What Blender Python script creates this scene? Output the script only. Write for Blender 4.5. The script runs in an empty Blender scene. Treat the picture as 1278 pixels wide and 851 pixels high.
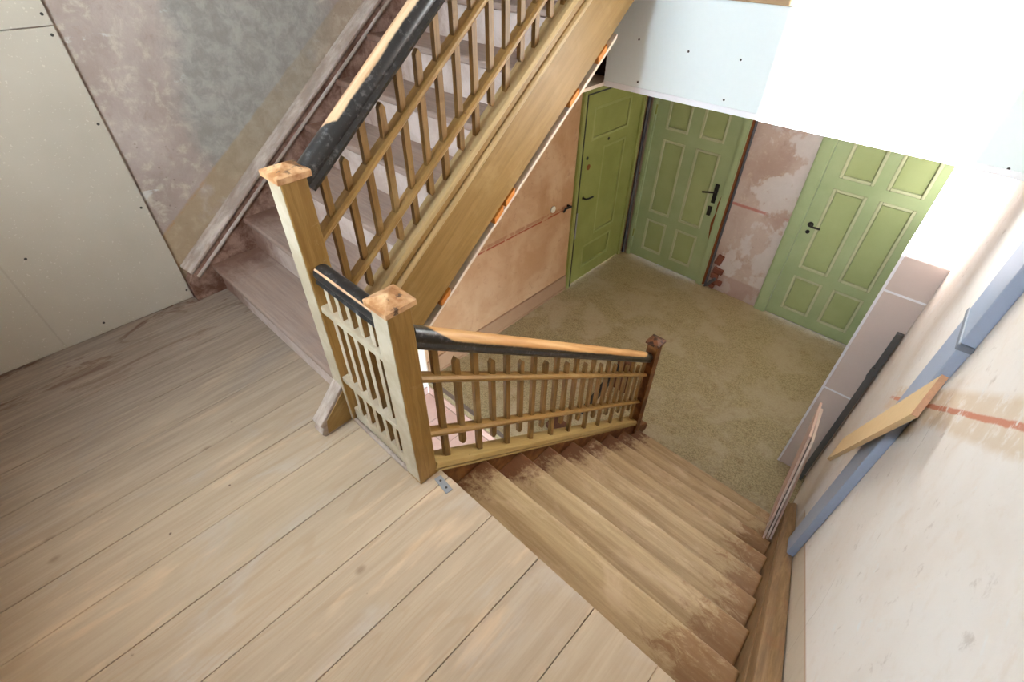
import bpy, bmesh, math, random
from mathutils import Vector, Matrix
random.seed(7)
SC = bpy.context.scene
COL = SC.collection

# ------------------------------------------------------------------ camera
cam_d = bpy.data.cameras.new('camera')
cam = bpy.data.objects.new('camera', cam_d); COL.objects.link(cam); SC.camera = cam
YAW, PITCH, ROLL, FPX = 0.7507, -0.7169, 0.0101, 611.84
cam_d.sensor_fit = 'HORIZONTAL'; cam_d.sensor_width = 36.0
cam_d.lens = FPX / 1278 * 36.0
cam_d.clip_start = 0.02
fw = Vector((-math.sin(YAW) * math.cos(PITCH), math.cos(YAW) * math.cos(PITCH), math.sin(PITCH)))
rt = Vector((math.cos(YAW), math.sin(YAW), 0)); up = rt.cross(fw)
cr, sr = math.cos(ROLL), math.sin(ROLL)
rt2 = rt * cr + up * sr
up2 = up * cr - rt * sr
m3 = Matrix((rt2, up2, -fw)).transposed()
cam.matrix_world = Matrix.Translation((1.0791, -0.6516, 1.6985)) @ m3.to_4x4()

# ------------------------------------------------------------------ sky, sun, exposure
SC.view_settings.view_transform = 'Standard'
SC.view_settings.look = 'None'
SC.view_settings.gamma = 1.0
SC.view_settings.use_curve_mapping = False
SC.view_settings.exposure = 0.22
world = bpy.data.worlds.new('sky'); SC.world = world
world.use_nodes = True
bg = world.node_tree.nodes['Background']
bg.inputs['Color'].default_value = (0.73, 0.88, 1.0, 1)
bg.inputs['Strength'].default_value = 28.5
SUN_K, SUN_T = 0.29, 0.25
sun_d = bpy.data.lights.new('sun', 'SUN'); sun_d.energy = 70.0; sun_d.angle = 0.0093
sun_d.color = (0.97, 0.98, 1.0)
sun = bpy.data.objects.new('sun', sun_d); COL.objects.link(sun)
sun.location = (-2, -8, 4)
sun.rotation_euler = Vector((SUN_K, 1.0, -SUN_T)).to_track_quat('-Z', 'Y').to_euler()

# ------------------------------------------------------------------ dimensions
R = 0.198; G = 0.2525; H = 9 * R
XL = -1.865; YD = 4.71; YB = -1.60; TOP = 3.4
YF = 1.947; ZC = 0.967                      # front of the upper floor, hall ceiling
def xr(y): return 1.37 - 0.036 * y          # face of the right wall
def xs(y): return 0.072 - 0.014 * y         # inner face of the lower outer string
def xst(y): return 1.305 - 0.036 * y        # inner face of the lower wall string
UY0, UZ0, UG = -0.085, 0.18, 0.2505         # upper flight
NU = 9

# ------------------------------------------------------------------ mesh helpers
class MB:
    def __init__(s): s.v = []; s.f = []
    def add(s, vs, fs):
        o = len(s.v); s.v += [tuple(v) for v in vs]; s.f += [tuple(i + o for i in f) for f in fs]; return s
    def hexa(s, p):   # 8 points: bottom 4 ccw, top 4 ccw
        return s.add(p, [(3, 2, 1, 0), (4, 5, 6, 7), (0, 1, 5, 4), (1, 2, 6, 5), (2, 3, 7, 6), (3, 0, 4, 7)])
    def box(s, x0, x1, y0, y1, z0, z1):
        return s.hexa([(x0, y0, z0), (x1, y0, z0), (x1, y1, z0), (x0, y1, z0), (x0, y0, z1), (x1, y0, z1), (x1, y1, z1), (x0, y1, z1)])
    def sbox(s, fx0, fx1, y0, y1, z0, z1):  # x bounds are functions of y
        return s.hexa([(fx0(y0), y0, z0), (fx1(y0), y0, z0), (fx1(y1), y1, z0), (fx0(y1), y1, z0), (fx0(y0), y0, z1), (fx1(y0), y0, z1), (fx1(y1), y1, z1), (fx0(y1), y1, z1)])
    def prism(s, poly, fx0, fx1):           # polygon in (y, z) extruded along x
        n = len(poly)
        a = [((fx0(y) if callable(fx0) else fx0), y, z) for y, z in poly]
        b = [((fx1(y) if callable(fx1) else fx1), y, z) for y, z in poly]
        return s.add(a + b, [tuple(range(n)), tuple(range(2 * n - 1, n - 1, -1))] + [(i + n, (i + 1) % n + n, (i + 1) % n, i) for i in range(n)])
    def plate(s, poly, z0, z1):             # polygon in (x, y) extruded along z
        n = len(poly)
        a = [(x, y, z0) for x, y in poly]; b = [(x, y, z1) for x, y in poly]
        return s.add(a + b, [tuple(range(n - 1, -1, -1)), tuple(range(n, 2 * n))] + [(i, (i + 1) % n, (i + 1) % n + n, i + n) for i in range(n)])
    def sweep(s, prof, p0, p1, side=None):  # profile (u, w) swept from p0 to p1, u along side
        p0 = Vector(p0); p1 = Vector(p1); d = (p1 - p0).normalized()
        u = Vector(side) if side else Vector((0, 0, 1)).cross(d)
        u = (u - d * u.dot(d)).normalized(); w = d.cross(u)
        if w.z < 0: w = -w
        n = len(prof)
        a = [p0 + u * x + w * z for x, z in prof]; b = [p1 + u * x + w * z for x, z in prof]
        return s.add(a + b, [tuple(range(n)), tuple(range(2 * n - 1, n - 1, -1))] + [(i + n, (i + 1) % n + n, (i + 1) % n, i) for i in range(n)])
    def bar(s, p0, p1, w, h, side=None):
        return s.sweep([(-w / 2, -h / 2), (w / 2, -h / 2), (w / 2, h / 2), (-w / 2, h / 2)], p0, p1, side)
    def tube(s, pts, r, n=12):
        pts = [Vector(p) for p in pts]; rings = []
        for i, p in enumerate(pts):
            d = (pts[min(i + 1, len(pts) - 1)] - pts[max(i - 1, 0)]).normalized()
            a = Vector((0, 0, 1)) if abs(d.z) < .9 else Vector((1, 0, 0))
            u = a.cross(d).normalized(); w = d.cross(u)
            rings.append([p + (u * math.cos(t) + w * math.sin(t)) * r for t in [2 * math.pi * k / n for k in range(n)]])
        vs = [v for q in rings for v in q]; fs = []
        for i in range(len(pts) - 1):
            for k in range(n):
                fs.append((i * n + k, i * n + (k + 1) % n, (i + 1) * n + (k + 1) % n, (i + 1) * n + k))
        fs += [tuple(range(n - 1, -1, -1)), tuple(range((len(pts) - 1) * n, len(pts) * n))]
        return s.add(vs, fs)
    def disc(s, c, axis, r, t, n=16):
        c = Vector(c); a = Vector(axis).normalized()
        return s.tube([c, c + a * t], r, n)
    def build(s, name, mat, parent=None, bevel=0, smooth=False, seg=2):
        me = bpy.data.meshes.new(name)
        bm = bmesh.new()
        vs = [bm.verts.new(v) for v in s.v]
        for f in s.f:
            try: bm.faces.new([vs[i] for i in f])
            except ValueError: pass
        bmesh.ops.recalc_face_normals(bm, faces=bm.faces)
        if bevel:
            bmesh.ops.bevel(bm, geom=[e for e in bm.edges if len(e.link_faces) == 2 and e.calc_face_angle(0) > 0.4], offset=bevel, segments=seg, affect='EDGES', profile=0.5, clamp_overlap=True)
        if smooth:
            for f in bm.faces: f.smooth = True
        bm.to_mesh(me); bm.free()
        if smooth:
            try: me.set_sharp_from_angle(angle=0.7)
            except Exception: pass
        me.materials.append(mat)
        o = bpy.data.objects.new(name, me); COL.objects.link(o)
        if parent: own(o, parent)
        return o

BASE = {}
def own(o, parent):
    o.parent = parent
    o.matrix_parent_inverse = Matrix.Translation(-world_loc(parent))
def world_loc(o):
    l = Vector(o.location)
    if o.parent:
        l = world_loc(o.parent) + o.matrix_parent_inverse.translation + l
    return l
def tag(o, label=None, cat=None, group=None, kind=None):
    if label: o['label'] = label
    if cat: o['category'] = cat
    if group: o['group'] = group
    if kind: o['kind'] = kind
    return o
def thing(name, loc, label, cat, group=None, kind=None):
    o = bpy.data.objects.new(name, None); COL.objects.link(o); o.location = loc
    o.empty_display_size = 0.1
    return tag(o, label, cat, group, kind)
def copy_part(src, dloc, parent):
    c = src.copy(); COL.objects.link(c); c.location = Vector(src.location) + Vector(dloc)
    own(c, parent); return c

# ------------------------------------------------------------------ material helpers
class NT:
    def __init__(s, name, rough=0.6, spec=0.3):
        s.m = bpy.data.materials.new(name); s.m.use_nodes = True
        s.t = s.m.node_tree; s.n = s.t.nodes
        s.b = s.n['Principled BSDF']; s.b.inputs['Roughness'].default_value = rough
        s.b.inputs['Specular IOR Level'].default_value = spec
        s.co = s.n.new('ShaderNodeTexCoord').outputs['Object']
        sep = s.n.new('ShaderNodeSeparateXYZ'); s.t.links.new(s.co, sep.inputs[0])
        s.x, s.y, s.z = sep.outputs
        s.h = None
    def inp(s, sock, v):
        if hasattr(v, 'is_output'): s.t.links.new(v, sock)
        elif isinstance(v, tuple) and len(v) == 3 and sock.type == 'RGBA': sock.default_value = (*v, 1)
        else: sock.default_value = v
    def math(s, op, a, b=0.0, c=None, clamp=False):
        n = s.n.new('ShaderNodeMath'); n.operation = op; n.use_clamp = clamp
        s.inp(n.inputs[0], a); s.inp(n.inputs[1], b)
        if c is not None: s.inp(n.inputs[2], c)
        return n.outputs[0]
    def lin(s, cx=0, cy=0, cz=0, k=0):      # cx x + cy y + cz z + k
        v = None
        for c, q in ((cx, s.x), (cy, s.y), (cz, s.z)):
            if c: v = s.math('MULTIPLY_ADD', q, c, v if v is not None else k)
        return v
    rot = 0.0
    def vec(s, scale=(1, 1, 1), rnd=False):
        co = s.co
        if s.rot:                           # turn a sloping member level before stretching its grain
            q = s.n.new('ShaderNodeMapping'); s.inp(q.inputs['Vector'], co); q.inputs['Rotation'].default_value = (-s.rot, 0, 0); co = q.outputs[0]
        n = s.n.new('ShaderNodeMapping'); s.inp(n.inputs['Vector'], co); n.inputs['Scale'].default_value = scale
        if rnd:
            oi = s.n.new('ShaderNodeObjectInfo')
            r = s.math('MULTIPLY', oi.outputs['Random'], 37.0)
            cb = s.n.new('ShaderNodeCombineXYZ')
            for i in range(3): s.t.links.new(r, cb.inputs[i])
            s.t.links.new(cb.outputs[0], n.inputs['Location'])
        return n.outputs[0]
    def noise(s, scale=5, detail=4, rough=0.55, dist=0.0, st=(1, 1, 1), rnd=False):
        n = s.n.new('ShaderNodeTexNoise'); s.inp(n.inputs['Vector'], s.vec(st, rnd))
        n.inputs['Scale'].default_value = scale; n.inputs['Detail'].default_value = detail
        n.inputs['Roughness'].default_value = rough; n.inputs['Distortion'].default_value = dist
        return n.outputs['Fac']
    def voro(s, scale=5, st=(1, 1, 1), rnd=False, feature='F1'):
        n = s.n.new('ShaderNodeTexVoronoi'); s.inp(n.inputs['Vector'], s.vec(st, rnd)); n.feature = feature
        n.inputs['Scale'].default_value = scale
        return n.outputs['Distance']
    def step(s, v, lo, hi):                 # 0 below lo, 1 above hi
        n = s.n.new('ShaderNodeMapRange'); n.interpolation_type = 'SMOOTHSTEP' if lo < hi else 'LINEAR'
        s.inp(n.inputs['Value'], v); n.inputs['From Min'].default_value = lo; n.inputs['From Max'].default_value = hi
        return n.outputs['Result']
    def mix(s, f, a, b):
        n = s.n.new('ShaderNodeMix'); n.data_type = 'RGBA'
        s.inp(n.inputs['Factor'], f); s.inp(n.inputs['A'], a) if False else None
        A = [q for q in n.inputs if q.name == 'A' and q.type == 'RGBA'][0]; B = [q for q in n.inputs if q.name == 'B' and q.type == 'RGBA'][0]
        s.inp(A, a); s.inp(B, b)
        return [q for q in n.outputs if q.type == 'RGBA'][0]
    def mul(s, *a):
        v = a[0]
        for q in a[1:]: v = s.math('MULTIPLY', v, q)
        return v
    def bump(s, h, strength=0.3, dist=0.01):
        n = s.n.new('ShaderNodeBump'); n.inputs['Strength'].default_value = strength; n.inputs['Distance'].default_value = dist
        s.inp(n.inputs['Height'], h)
        if s.h is not None: s.t.links.new(s.h, n.inputs['Normal'])
        s.h = n.outputs[0]
        return s
    def out(s, col, rough=None):
        s.inp(s.b.inputs['Base Color'], col)
        if rough is not None: s.inp(s.b.inputs['Roughness'], rough)
        if s.h is not None: s.t.links.new(s.h, s.b.inputs['Normal'])
        return s.m

def C(r, g, b):     # sRGB 0-255 to linear
    f = lambda c: ((c / 255 + 0.055) / 1.055) ** 2.4 if c > 10 else c / 255 / 12.92
    return (f(r), f(g), f(b))
def plain(name, col, rough=0.6, spec=0.3, var=0.12, scale=20, metal=0):
    t = NT(name, rough, spec); n = t.noise(scale, 5)
    d = tuple(c * (1 - var) for c in col); l = tuple(min(1, c * (1 + var)) for c in col)
    t.b.inputs['Metallic'].default_value = metal
    t.bump(n, 0.1, 0.003)
    return t.out(t.mix(n, d, l))

def grain(t, st, rnd=True):
    g1 = t.noise(1.0, 7, 0.6, 1.2, st, rnd)
    g2 = t.noise(2.3, 5, 0.7, 0.6, tuple(a * 1.9 for a in st), rnd)
    return t.math('MULTIPLY_ADD', g1, 0.6, t.math('MULTIPLY', g2, 0.4))

# bare scrubbed floorboards
t = NT('scrubbed_boards', 0.66, 0.2)
g = grain(t, (30, 1.3, 30))
c = t.mix(t.step(g, 0.28, 0.74), C(168, 146, 123), C(187, 166, 142))
oi = t.n.new('ShaderNodeObjectInfo').outputs['Random']
c = t.mix(t.mul(oi, 0.30), c, C(204, 182, 152))
blot = t.noise(2.6, 5, 0.6, 0.8, (1.6, 0.7, 1), True)
c = t.mix(t.mul(t.step(blot, 0.52, 0.75), 0.55), c, C(190, 180, 172))
pk = t.noise(4.5, 4, 0.6, 0.4, (2.2, 0.5, 1))
c = t.mix(t.mul(t.step(pk, 0.55, 0.72), 0.6), c, C(214, 182, 150))
ring = t.math('SINE', t.math('MULTIPLY', t.noise(1.0, 1.5, 0.4, 0.3, (9, 0.85, 9), True), 70.0))
c = t.mix(t.mul(t.step(ring, 0.45, 1.0), t.step(t.noise(2.2, 2, 0.5, 0, (3, 0.6, 1), True), 0.45, 0.6), 0.30), c, C(170, 142, 112))
kn = t.voro(3.4, (1.5, 1.0, 1), True)
c = t.mix(t.mul(t.step(kn, 0.085, 0.03), 0.6), c, C(128, 104, 84))
nl = t.voro(13, (1, 1, 1), True)
c = t.mix(t.mul(t.step(nl, 0.075, 0.05), t.step(t.noise(5, 2), 0.56, 0.60), 0.8), c, C(86, 62, 50))
far = t.mul(t.step(t.math('MULTIPLY_ADD', blot, 0.5, t.lin(cx=-1, k=-.25)), 0.25, 1.35), 0.8)      # greyer and darker towards the left wall
c = t.mix(far, c, t.mix(t.step(g, .4, .62), C(112, 98, 88), C(138, 122, 110)))
st_ = t.mul(t.step(t.noise(6, 6, 0.7, 1.0, (1, 0.35, 1)), 0.55, 0.66), t.step(t.lin(cx=-1), 1.2, 1.75))
c = t.mix(t.mul(st_, 0.8), c, C(96, 62, 44))
t.bump(g, 0.2, 0.003)
M_BOARD = t.out(c, t.math('MULTIPLY_ADD', blot, -0.25, 0.72))

# worn painted treads of the lower flight
t = NT('worn_treads', 0.5, 0.35)
g = grain(t, (1.3, 26, 26))
c = t.mix(t.step(g, 0.36, 0.64), C(158, 130, 92), C(184, 158, 118))
bl = t.noise(5, 6, 0.65, 0.6, (0.8, 2, 1))
c = t.mix(t.mul(t.step(bl, 0.48, 0.7), 0.55), c, C(206, 178, 146))
w = t.noise(16, 9, 0.78, 0.8, (0.8, 1.6, 1))
w2 = t.noise(4, 3, 0.5)
xe = t.math('MULTIPLY_ADD', w2, 0.30, t.math('MULTIPLY_ADD', w, 0.26, t.x))
le = t.step(t.math('MULTIPLY_ADD', t.noise(40, 4, 0.7), 0.22, xe), 0.60, 0.50)                                  # brown paint left at the string ends
c = t.mix(t.mul(le, 0.92), c, t.mix(w, C(70, 34, 14), C(120, 68, 36)))
lat = t.math('MULTIPLY_ADD', w, -0.9, t.math('MULTIPLY_ADD', w2, -0.5, t.x))
ri = t.step(lat, 0.34, 0.54)
c = t.mix(t.mul(ri, 0.75), c, t.mix(w, C(104, 62, 28), C(150, 104, 60)))
t.bump(g, 0.12, 0.002)
M_TREAD = t.out(c, t.math('MULTIPLY_ADD', w, 0.3, 0.35))
t = NT('brown_riser_paint', 0.55, 0.3)
g = grain(t, (1.3, 26, 26)); w = t.noise(7, 7, 0.7, 0.5)
c = t.mix(t.step(w, 0.4, 0.65), C(100, 66, 36), C(152, 118, 76))
M_RISER = t.bump(g, 0.2, 0.003).out(c)
# dusty treads of the upper flight
t = NT('dusty_treads', 0.7, 0.2)
g = grain(t, (1.3, 26, 26))
c = t.mix(t.step(g, 0.36, 0.64), C(136, 116, 105), C(155, 135, 124))
bl = t.noise(4, 6, 0.65, 0.6)
c = t.mix(t.mul(t.step(bl, 0.42, 0.66), 0.6), c, C(156, 130, 114))
w = t.noise(14, 9, 0.75, 0.7)
xe = t.math('MULTIPLY_ADD', w, 0.5, t.math('MULTIPLY', t.x, 1.0))
le = t.step(xe, -1.25, -1.50)
c = t.mix(t.mul(le, 0.8), c, t.mix(w, C(84, 50, 36), C(128, 92, 76)))
t.bump(g, 0.3, 0.004)
M_UTREAD = t.out(c)
t = NT('pinkish_risers', 0.7, 0.2)
n = t.noise(5, 6, 0.65, 0.3); w = t.noise(14, 9, 0.75, 0.5)
c = t.mix(t.step(n, 0.35, 0.65), C(172, 152, 140), C(192, 174, 164))
xe = t.math('MULTIPLY_ADD', w, 0.5, t.math('MULTIPLY', t.x, 1.0))
c = t.mix(t.mul(t.step(xe, -1.15, -1.45), 0.9), c, t.mix(w, C(96, 62, 48), C(140, 104, 86)))
M_URISER = t.out(c)

def ochre(name, st, a=(128, 98, 52), b=(160, 126, 72), rot=0.0, amt=1.0):
    t = NT(name, 0.45, 0.35); t.rot = rot
    g = grain(t, st); w = t.noise(5, 6, 0.65, 0.2)
    c = t.mix(t.step(g, 0.30, 0.72), C(*a), C(*b))
    c = t.mix(t.mul(t.step(w, 0.50, 0.75), 0.35), c, C(190, 160, 110))
    c = t.mix(t.mul(t.step(t.voro(18), 0.09, 0.05), t.step(t.noise(6, 2), .55, .6), 0.6), c, C(90, 60, 34))
    return t.bump(g, 0.08, 0.002).out(c)
AU, AL = math.atan(0.775), -math.atan(0.74)
M_OCHRE = ochre('ochre_graining', (26, 26, 1.6), (112, 82, 42), (150, 114, 62))
M_OCHRE_U = ochre('ochre_upper_rail', (26, 1.4, 26), (136, 104, 56), (170, 134, 78), AU)
M_OCHRE_D = ochre('ochre_lower_rail', (26, 1.4, 26), (132, 98, 48), (168, 130, 72), AL)
M_OCHRE_S = ochre('ochre_string', (16, 1.0, 16), (132, 102, 54), (162, 128, 75), AU)
M_OCHRE_L = ochre('ochre_moulding', (26, 1.2, 26), (166, 140, 96), (196, 170, 124), AU)
M_OCHRE_LD = ochre('ochre_moulding_lower', (26, 1.2, 26), (156, 130, 76), (190, 162, 104), AL)
# newel paint, and pale rail paint that also paints window light on post faces
t = NT('ochre_newel', 0.45, 0.35)
g = grain(t, (26, 26, 1.6)); w = t.noise(11, 7, 0.75, 0.5)
c = t.mix(t.step(g, 0.36, 0.66), C(132, 98, 48), C(160, 124, 68))
c = t.mix(t.mul(t.step(w, 0.60, 0.72), 0.35), c, C(186, 160, 116))
M_NEWEL = t.bump(g, 0.25, 0.003).out(c)
t = NT('pale_rail_and_lit_face', 0.6, 0.25)
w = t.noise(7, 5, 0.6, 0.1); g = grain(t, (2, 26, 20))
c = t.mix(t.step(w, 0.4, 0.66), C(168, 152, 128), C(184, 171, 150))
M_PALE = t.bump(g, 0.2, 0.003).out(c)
t = NT('grey_brown_string', 0.6, 0.3); t.rot = AU
w = t.noise(4, 6, 0.7, 0.2, (3, 1, 3)); g = grain(t, (26, 1.6, 9))
c = t.mix(t.step(w, 0.38, 0.66), C(146, 128, 116), C(182, 166, 154))
c = t.mix(t.mul(t.step(g, 0.55, 0.7), 0.35), c, C(150, 112, 90))
M_WSTRING_U = t.bump(w, 0.15, 0.003).out(c)
t = NT('dirty_inner_string', 0.65, 0.2)
w = t.noise(9, 8, 0.72, 0.3)
M_WSTRING_I = t.bump(w, 0.15, 0.003).out(t.mix(t.step(w, 0.36, 0.66), C(100, 68, 54), C(158, 128, 114)))
t = NT('brown_string', 0.5, 0.35); t.rot = AL
w = t.noise(6, 6, 0.65, 0.6, (1, 1, 1)); g = grain(t, (26, 1.6, 9))
c = t.mix(t.step(g, 0.36, 0.64), C(116, 88, 58), C(148, 118, 84))
c = t.mix(t.mul(t.step(w, 0.52, 0.7), 0.5), c, C(134, 88, 56))
M_WSTRING = t.bump(g, 0.25, 0.003).out(c)
t = NT('red_brown_string', 0.55, 0.3)
w = t.noise(9, 7, 0.7, 0.5)
M_STRING_IN = t.bump(w, 0.2, 0.003).out(t.mix(t.step(w, 0.35, 0.7), C(96, 56, 28), C(146, 100, 58)))

def handrail_mat(name, fa, na, lo, hi, wood1, wood2, rot=0.0):
    t = NT(name, 0.28, 0.5); t.rot = rot
    n1 = t.noise(3.2, 6, 0.7, 0.8, (1, 1, 1)); n2 = t.noise(38, 4, 0.7)
    v = t.math('MULTIPLY_ADD', n1, na, fa(t)); v = t.math('MULTIPLY_ADD', n2, 0.006, v)
    m = t.step(v, lo, hi)
    g = t.noise(1.5, 5, 0.6, 0.2, (20, 1.2, 20))
    wd = t.mix(t.step(g, 0.35, 0.65), wood1, wood2)
    bk = t.mix(t.step(n2, 0.52, 0.72), C(36, 35, 35), C(92, 90, 90))  # grey flecks put the sky's reflection into the black's colour
    return t.out(t.mix(m, bk, wd), t.math('MULTIPLY_ADD', m, 0.25, 0.28))
# caps: scorched bare wood
t = NT('scorched_cap', 0.5, 0.35)
n1 = t.noise(24, 4, 0.6, 0.2)
c = t.mix(t.step(t.noise(22, 4), 0.35, 0.65), C(164, 112, 68), C(208, 166, 124))
c = t.mix(t.mul(t.step(n1, 0.56, 0.66), 0.85), c, C(58, 46, 40))
M_CAP = t.out(c)
t = NT('charred_cap', 0.5, 0.35)
n1 = t.noise(20, 6, 0.7, 1.0)
M_CAP_D = t.out(t.mix(t.step(n1, 0.45, 0.6), C(128, 84, 56), C(46, 34, 30)))

# plaster walls
def plaster(name, base=((186, 160, 142), (208, 186, 168)), extra=None, bumpy=0.5):
    t = NT(name, 0.85, 0.15)
    n1 = t.noise(2.2, 6, 0.6, 0.4); n2 = t.noise(14, 7, 0.7, 0.3); n3 = t.noise(60, 3, 0.6)
    c = t.mix(t.step(n1, 0.34, 0.66), C(*base[0]), C(*base[1]))
    c = t.mix(t.mul(t.step(n2, 0.52, 0.70), 0.45), c, C(214, 198, 182))
    c = t.mix(t.mul(t.step(n2, 0.40, 0.30), 0.45), c, C(150, 128, 112))
    if extra: c = extra(t, c, n1, n2, n3)
    t.bump(n1, bumpy * 0.6, 0.02); t.bump(n2, bumpy, 0.006); t.bump(n3, bumpy * 0.5, 0.002)
    return t.out(c)
def ex_left(t, c, n1, n2, n3):
    wob = t.math('MULTIPLY_ADD', n1, 0.5, t.math('MULTIPLY_ADD', n2, 0.16, -0.33))
    # wide grey cement repair above the flight
    d1 = t.math('ADD', t.math('ABSOLUTE', t.lin(cy=1, k=-0.85)), 0)
    e = t.math('SQRT', t.math('ADD', t.math('POWER', t.lin(cy=1.55, cz=-0.2, k=-0.60), 2), t.math('POWER', t.lin(cz=0.95, cy=-0.35, k=-1.05), 2)))
    c = t.mix(t.mul(t.step(n2, 0.47, 0.62), t.step(t.lin(cz=1), -0.2, 0.4), 0.35), c, C(192, 182, 166))
    cem = t.step(t.math('ADD', e, wob), 0.70, 0.58)
    pit = t.mul(t.step(t.voro(26), 0.16, 0.10), t.step(t.noise(3, 3), 0.52, 0.60))
    c = t.mix(t.mul(pit, 0.55), c, C(120, 104, 94))
    sc = t.mul(t.step(t.noise(3.0, 2, 0.5, 0.2, (1, 1.0, 5)), 0.66, 0.70), t.step(n2, 0.45, 0.55))
    c = t.mix(t.mul(sc, 0.5), c, C(214, 216, 214))
    c = t.mix(cem, c, t.mix(t.step(n2, 0.35, 0.65), C(146, 140, 133), C(168, 162, 154)))
    # ochre skirting band painted along the stair
    band = t.math('MULTIPLY_ADD', n2, 0.03, t.lin(cy=-0.72, cz=1, k=-0.565))
    upper = t.mul(t.step(t.lin(cy=1), -0.30, -0.24), t.step(t.lin(cz=1, cy=-0.79, k=0.35), -0.05, 0.0))
    on = t.mul(t.step(band, 0.012, 0.0), upper)
    wear = t.step(n1, 0.62, 0.50)
    c = t.mix(t.mul(on, wear, t.math('MULTIPLY_ADD', t.step(t.y, 0.7, 0.1), 0.35, 0.38)), c, t.mix(n2, C(150, 126, 92), C(182, 160, 128)))
    edge = t.mul(t.step(t.math('ABSOLUTE', t.math('ADD', band, -0.004)), 0.014, 0.006), upper)
    c = t.mix(t.mul(edge, t.step(n2, 0.42, 0.58), t.step(t.y, 0.25, 0.05), 0.6), c, C(172, 126, 84))
    # hall below: warm pink distemper with a red line and a darker dado stain
    hall = t.mul(t.step(t.lin(cz=-1), 0.0, 0.05), t.step(t.lin(cz=1, cy=-0.807), 0.0, -0.02))
    hc = t.mix(t.step(n1, 0.35, 0.65), C(182, 142, 104), C(202, 168, 134))
    hc = t.mix(t.mul(t.step(n2, 0.54, 0.70), 0.55), hc, C(160, 120, 90))
    low = t.step(t.math('MULTIPLY_ADD', n2, 0.05, t.lin(cz=1, k=0.0)), -0.60, -0.68)
    line = t.step(t.math('ABSOLUTE', t.lin(cz=1, k=0.667)), 0.022, 0.012)
    line2 = t.step(t.math('ABSOLUTE', t.lin(cz=1, k=0.700)), 0.012, 0.006)
    hc = t.mix(t.mul(low, 0.25), hc, C(190, 150, 116))
    hc = t.mix(t.mul(line, t.step(n2, 0.38, 0.48), 0.5), hc, C(150, 92, 66))
    hc = t.mix(t.mul(line2, t.step(n2, 0.38, 0.48), 0.85), hc, C(150, 66, 44))
    c = t.mix(t.step(t.lin(cz=1, cy=-0.807, k=0.03), 0.0, -0.04), c, hc)
    # white limewash in the entry
    wh = t.mul(t.step(t.lin(cy=1), 1.30, 1.285), t.step(t.lin(cz=1), -0.25, -0.30))
    return t.mix(wh, c, C(236, 234, 230))
M_WALL_L = plaster('plaster_left', ((160, 143, 134), (178, 163, 154)), ex_left)
def ex_right(t, c, n1, n2, n3):
    c = t.mix(t.mul(t.step(n1, 0.42, 0.6), 0.5), c, C(226, 220, 215))
    c = t.mix(t.mul(t.step(t.noise(5, 5, 0.7, 0.5), 0.62, 0.70), 0.6), c, C(222, 228, 230))
    band = t.lin(cz=1, cy=0.80, k=-0.365)
    up_ = t.step(t.lin(cy=1), 1.75, 1.65)
    c = t.mix(t.mul(t.step(band, 0.004, -0.004), up_, 0.8), c, t.mix(n2, C(172, 152, 124), C(196, 178, 154)))
    c = t.mix(t.mul(t.step(t.math('ABSOLUTE', band), 0.010, 0.004), up_, 0.6), c, C(170, 128, 92))
    line = t.math('ABSOLUTE', t.math('MULTIPLY_ADD', n2, 0.02, t.lin(cz=1, cy=0.76, k=-1.315)))
    on = t.mul(t.step(t.lin(cy=1), 0.0, 0.2), up_)
    c = t.mix(t.mul(t.step(line, 0.085, 0.06), on, t.step(n2, 0.35, 0.5), 0.5), c, C(196, 166, 124))
    c = t.mix(t.mul(t.step(line, 0.012, 0.007), on, t.step(n2, 0.36, 0.44), 0.8), c, C(190, 108, 78))
    v = t.noise(1.4, 5, 0.62, 0.6)
    c = t.mix(t.mul(t.step(t.math('ABSOLUTE', t.lin(cy=1.35, cz=-1.0, k=-0.36) if False else t.math('MULTIPLY_ADD', v, 0.5, t.lin(cy=-1.2, cz=1, k=0.15))), 0.005, 0.002), t.step(n1, 0.42, 0.52), 0.45), c, C(140, 122, 112))
    return c
M_WALL_R = plaster('plaster_right', ((222, 213, 205), (231, 225, 219)), ex_right, 0.35)
def ex_front(t, c, n1, n2, n3):
    p = t.math('MULTIPLY_ADD', t.x, 0.35, t.math('ADD', t.noise(2.4, 5, 0.6, 0.1, (1, 1, 0.8)), 0.12))
    c = t.mix(t.mul(t.step(p, 0.50, 0.55), 0.85), c, t.mix(n2, C(198, 190, 188), C(214, 208, 206)))
    line = t.step(t.math('ABSOLUTE', t.math('MULTIPLY_ADD', n2, 0.02, t.lin(cz=1, k=0.672))), 0.02, 0.01)
    c = t.mix(t.mul(line, t.step(n1, 0.4, 0.5), 0.7), c, C(176, 96, 84))
    low = t.step(t.lin(cz=1), -1.54, -1.56)
    return t.mix(t.mul(low, 0.5), c, C(160, 128, 118))
M_WALL_F = plaster('plaster_hall_end', ((176, 152, 140), (194, 176, 166)), ex_front)
M_WALL_B = plaster('plaster_back', ((200, 186, 170), (214, 202, 188)))
M_CEIL = plain('white_ceiling', C(224, 220, 212), 0.9, 0.1, 0.04)
M_GB = plain('green_white_plasterboard', C(228, 236, 236), 0.85, 0.15, 0.02, 40)
def board_mat(name, a, b):
    t = NT(name, 0.85, 0.15)
    n = t.noise(1.5, 4); n2 = t.noise(90, 2)
    c = t.mix(t.step(n, 0.3, 0.7), C(*a), C(*b))
    c = t.mix(t.mul(t.step(t.math('ABSOLUTE', t.lin(cy=1, cz=0.02, k=0.85)), 0.006, 0.002), 0.18), c, C(120, 110, 95))
    c = t.mix(t.mul(t.step(n2, 0.66, 0.72), 0.25), c, C(236, 228, 210))
    return t.out(c)
M_SHEET = board_mat('cream_plasterboard', (178, 167, 151), (187, 177, 162))
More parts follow.
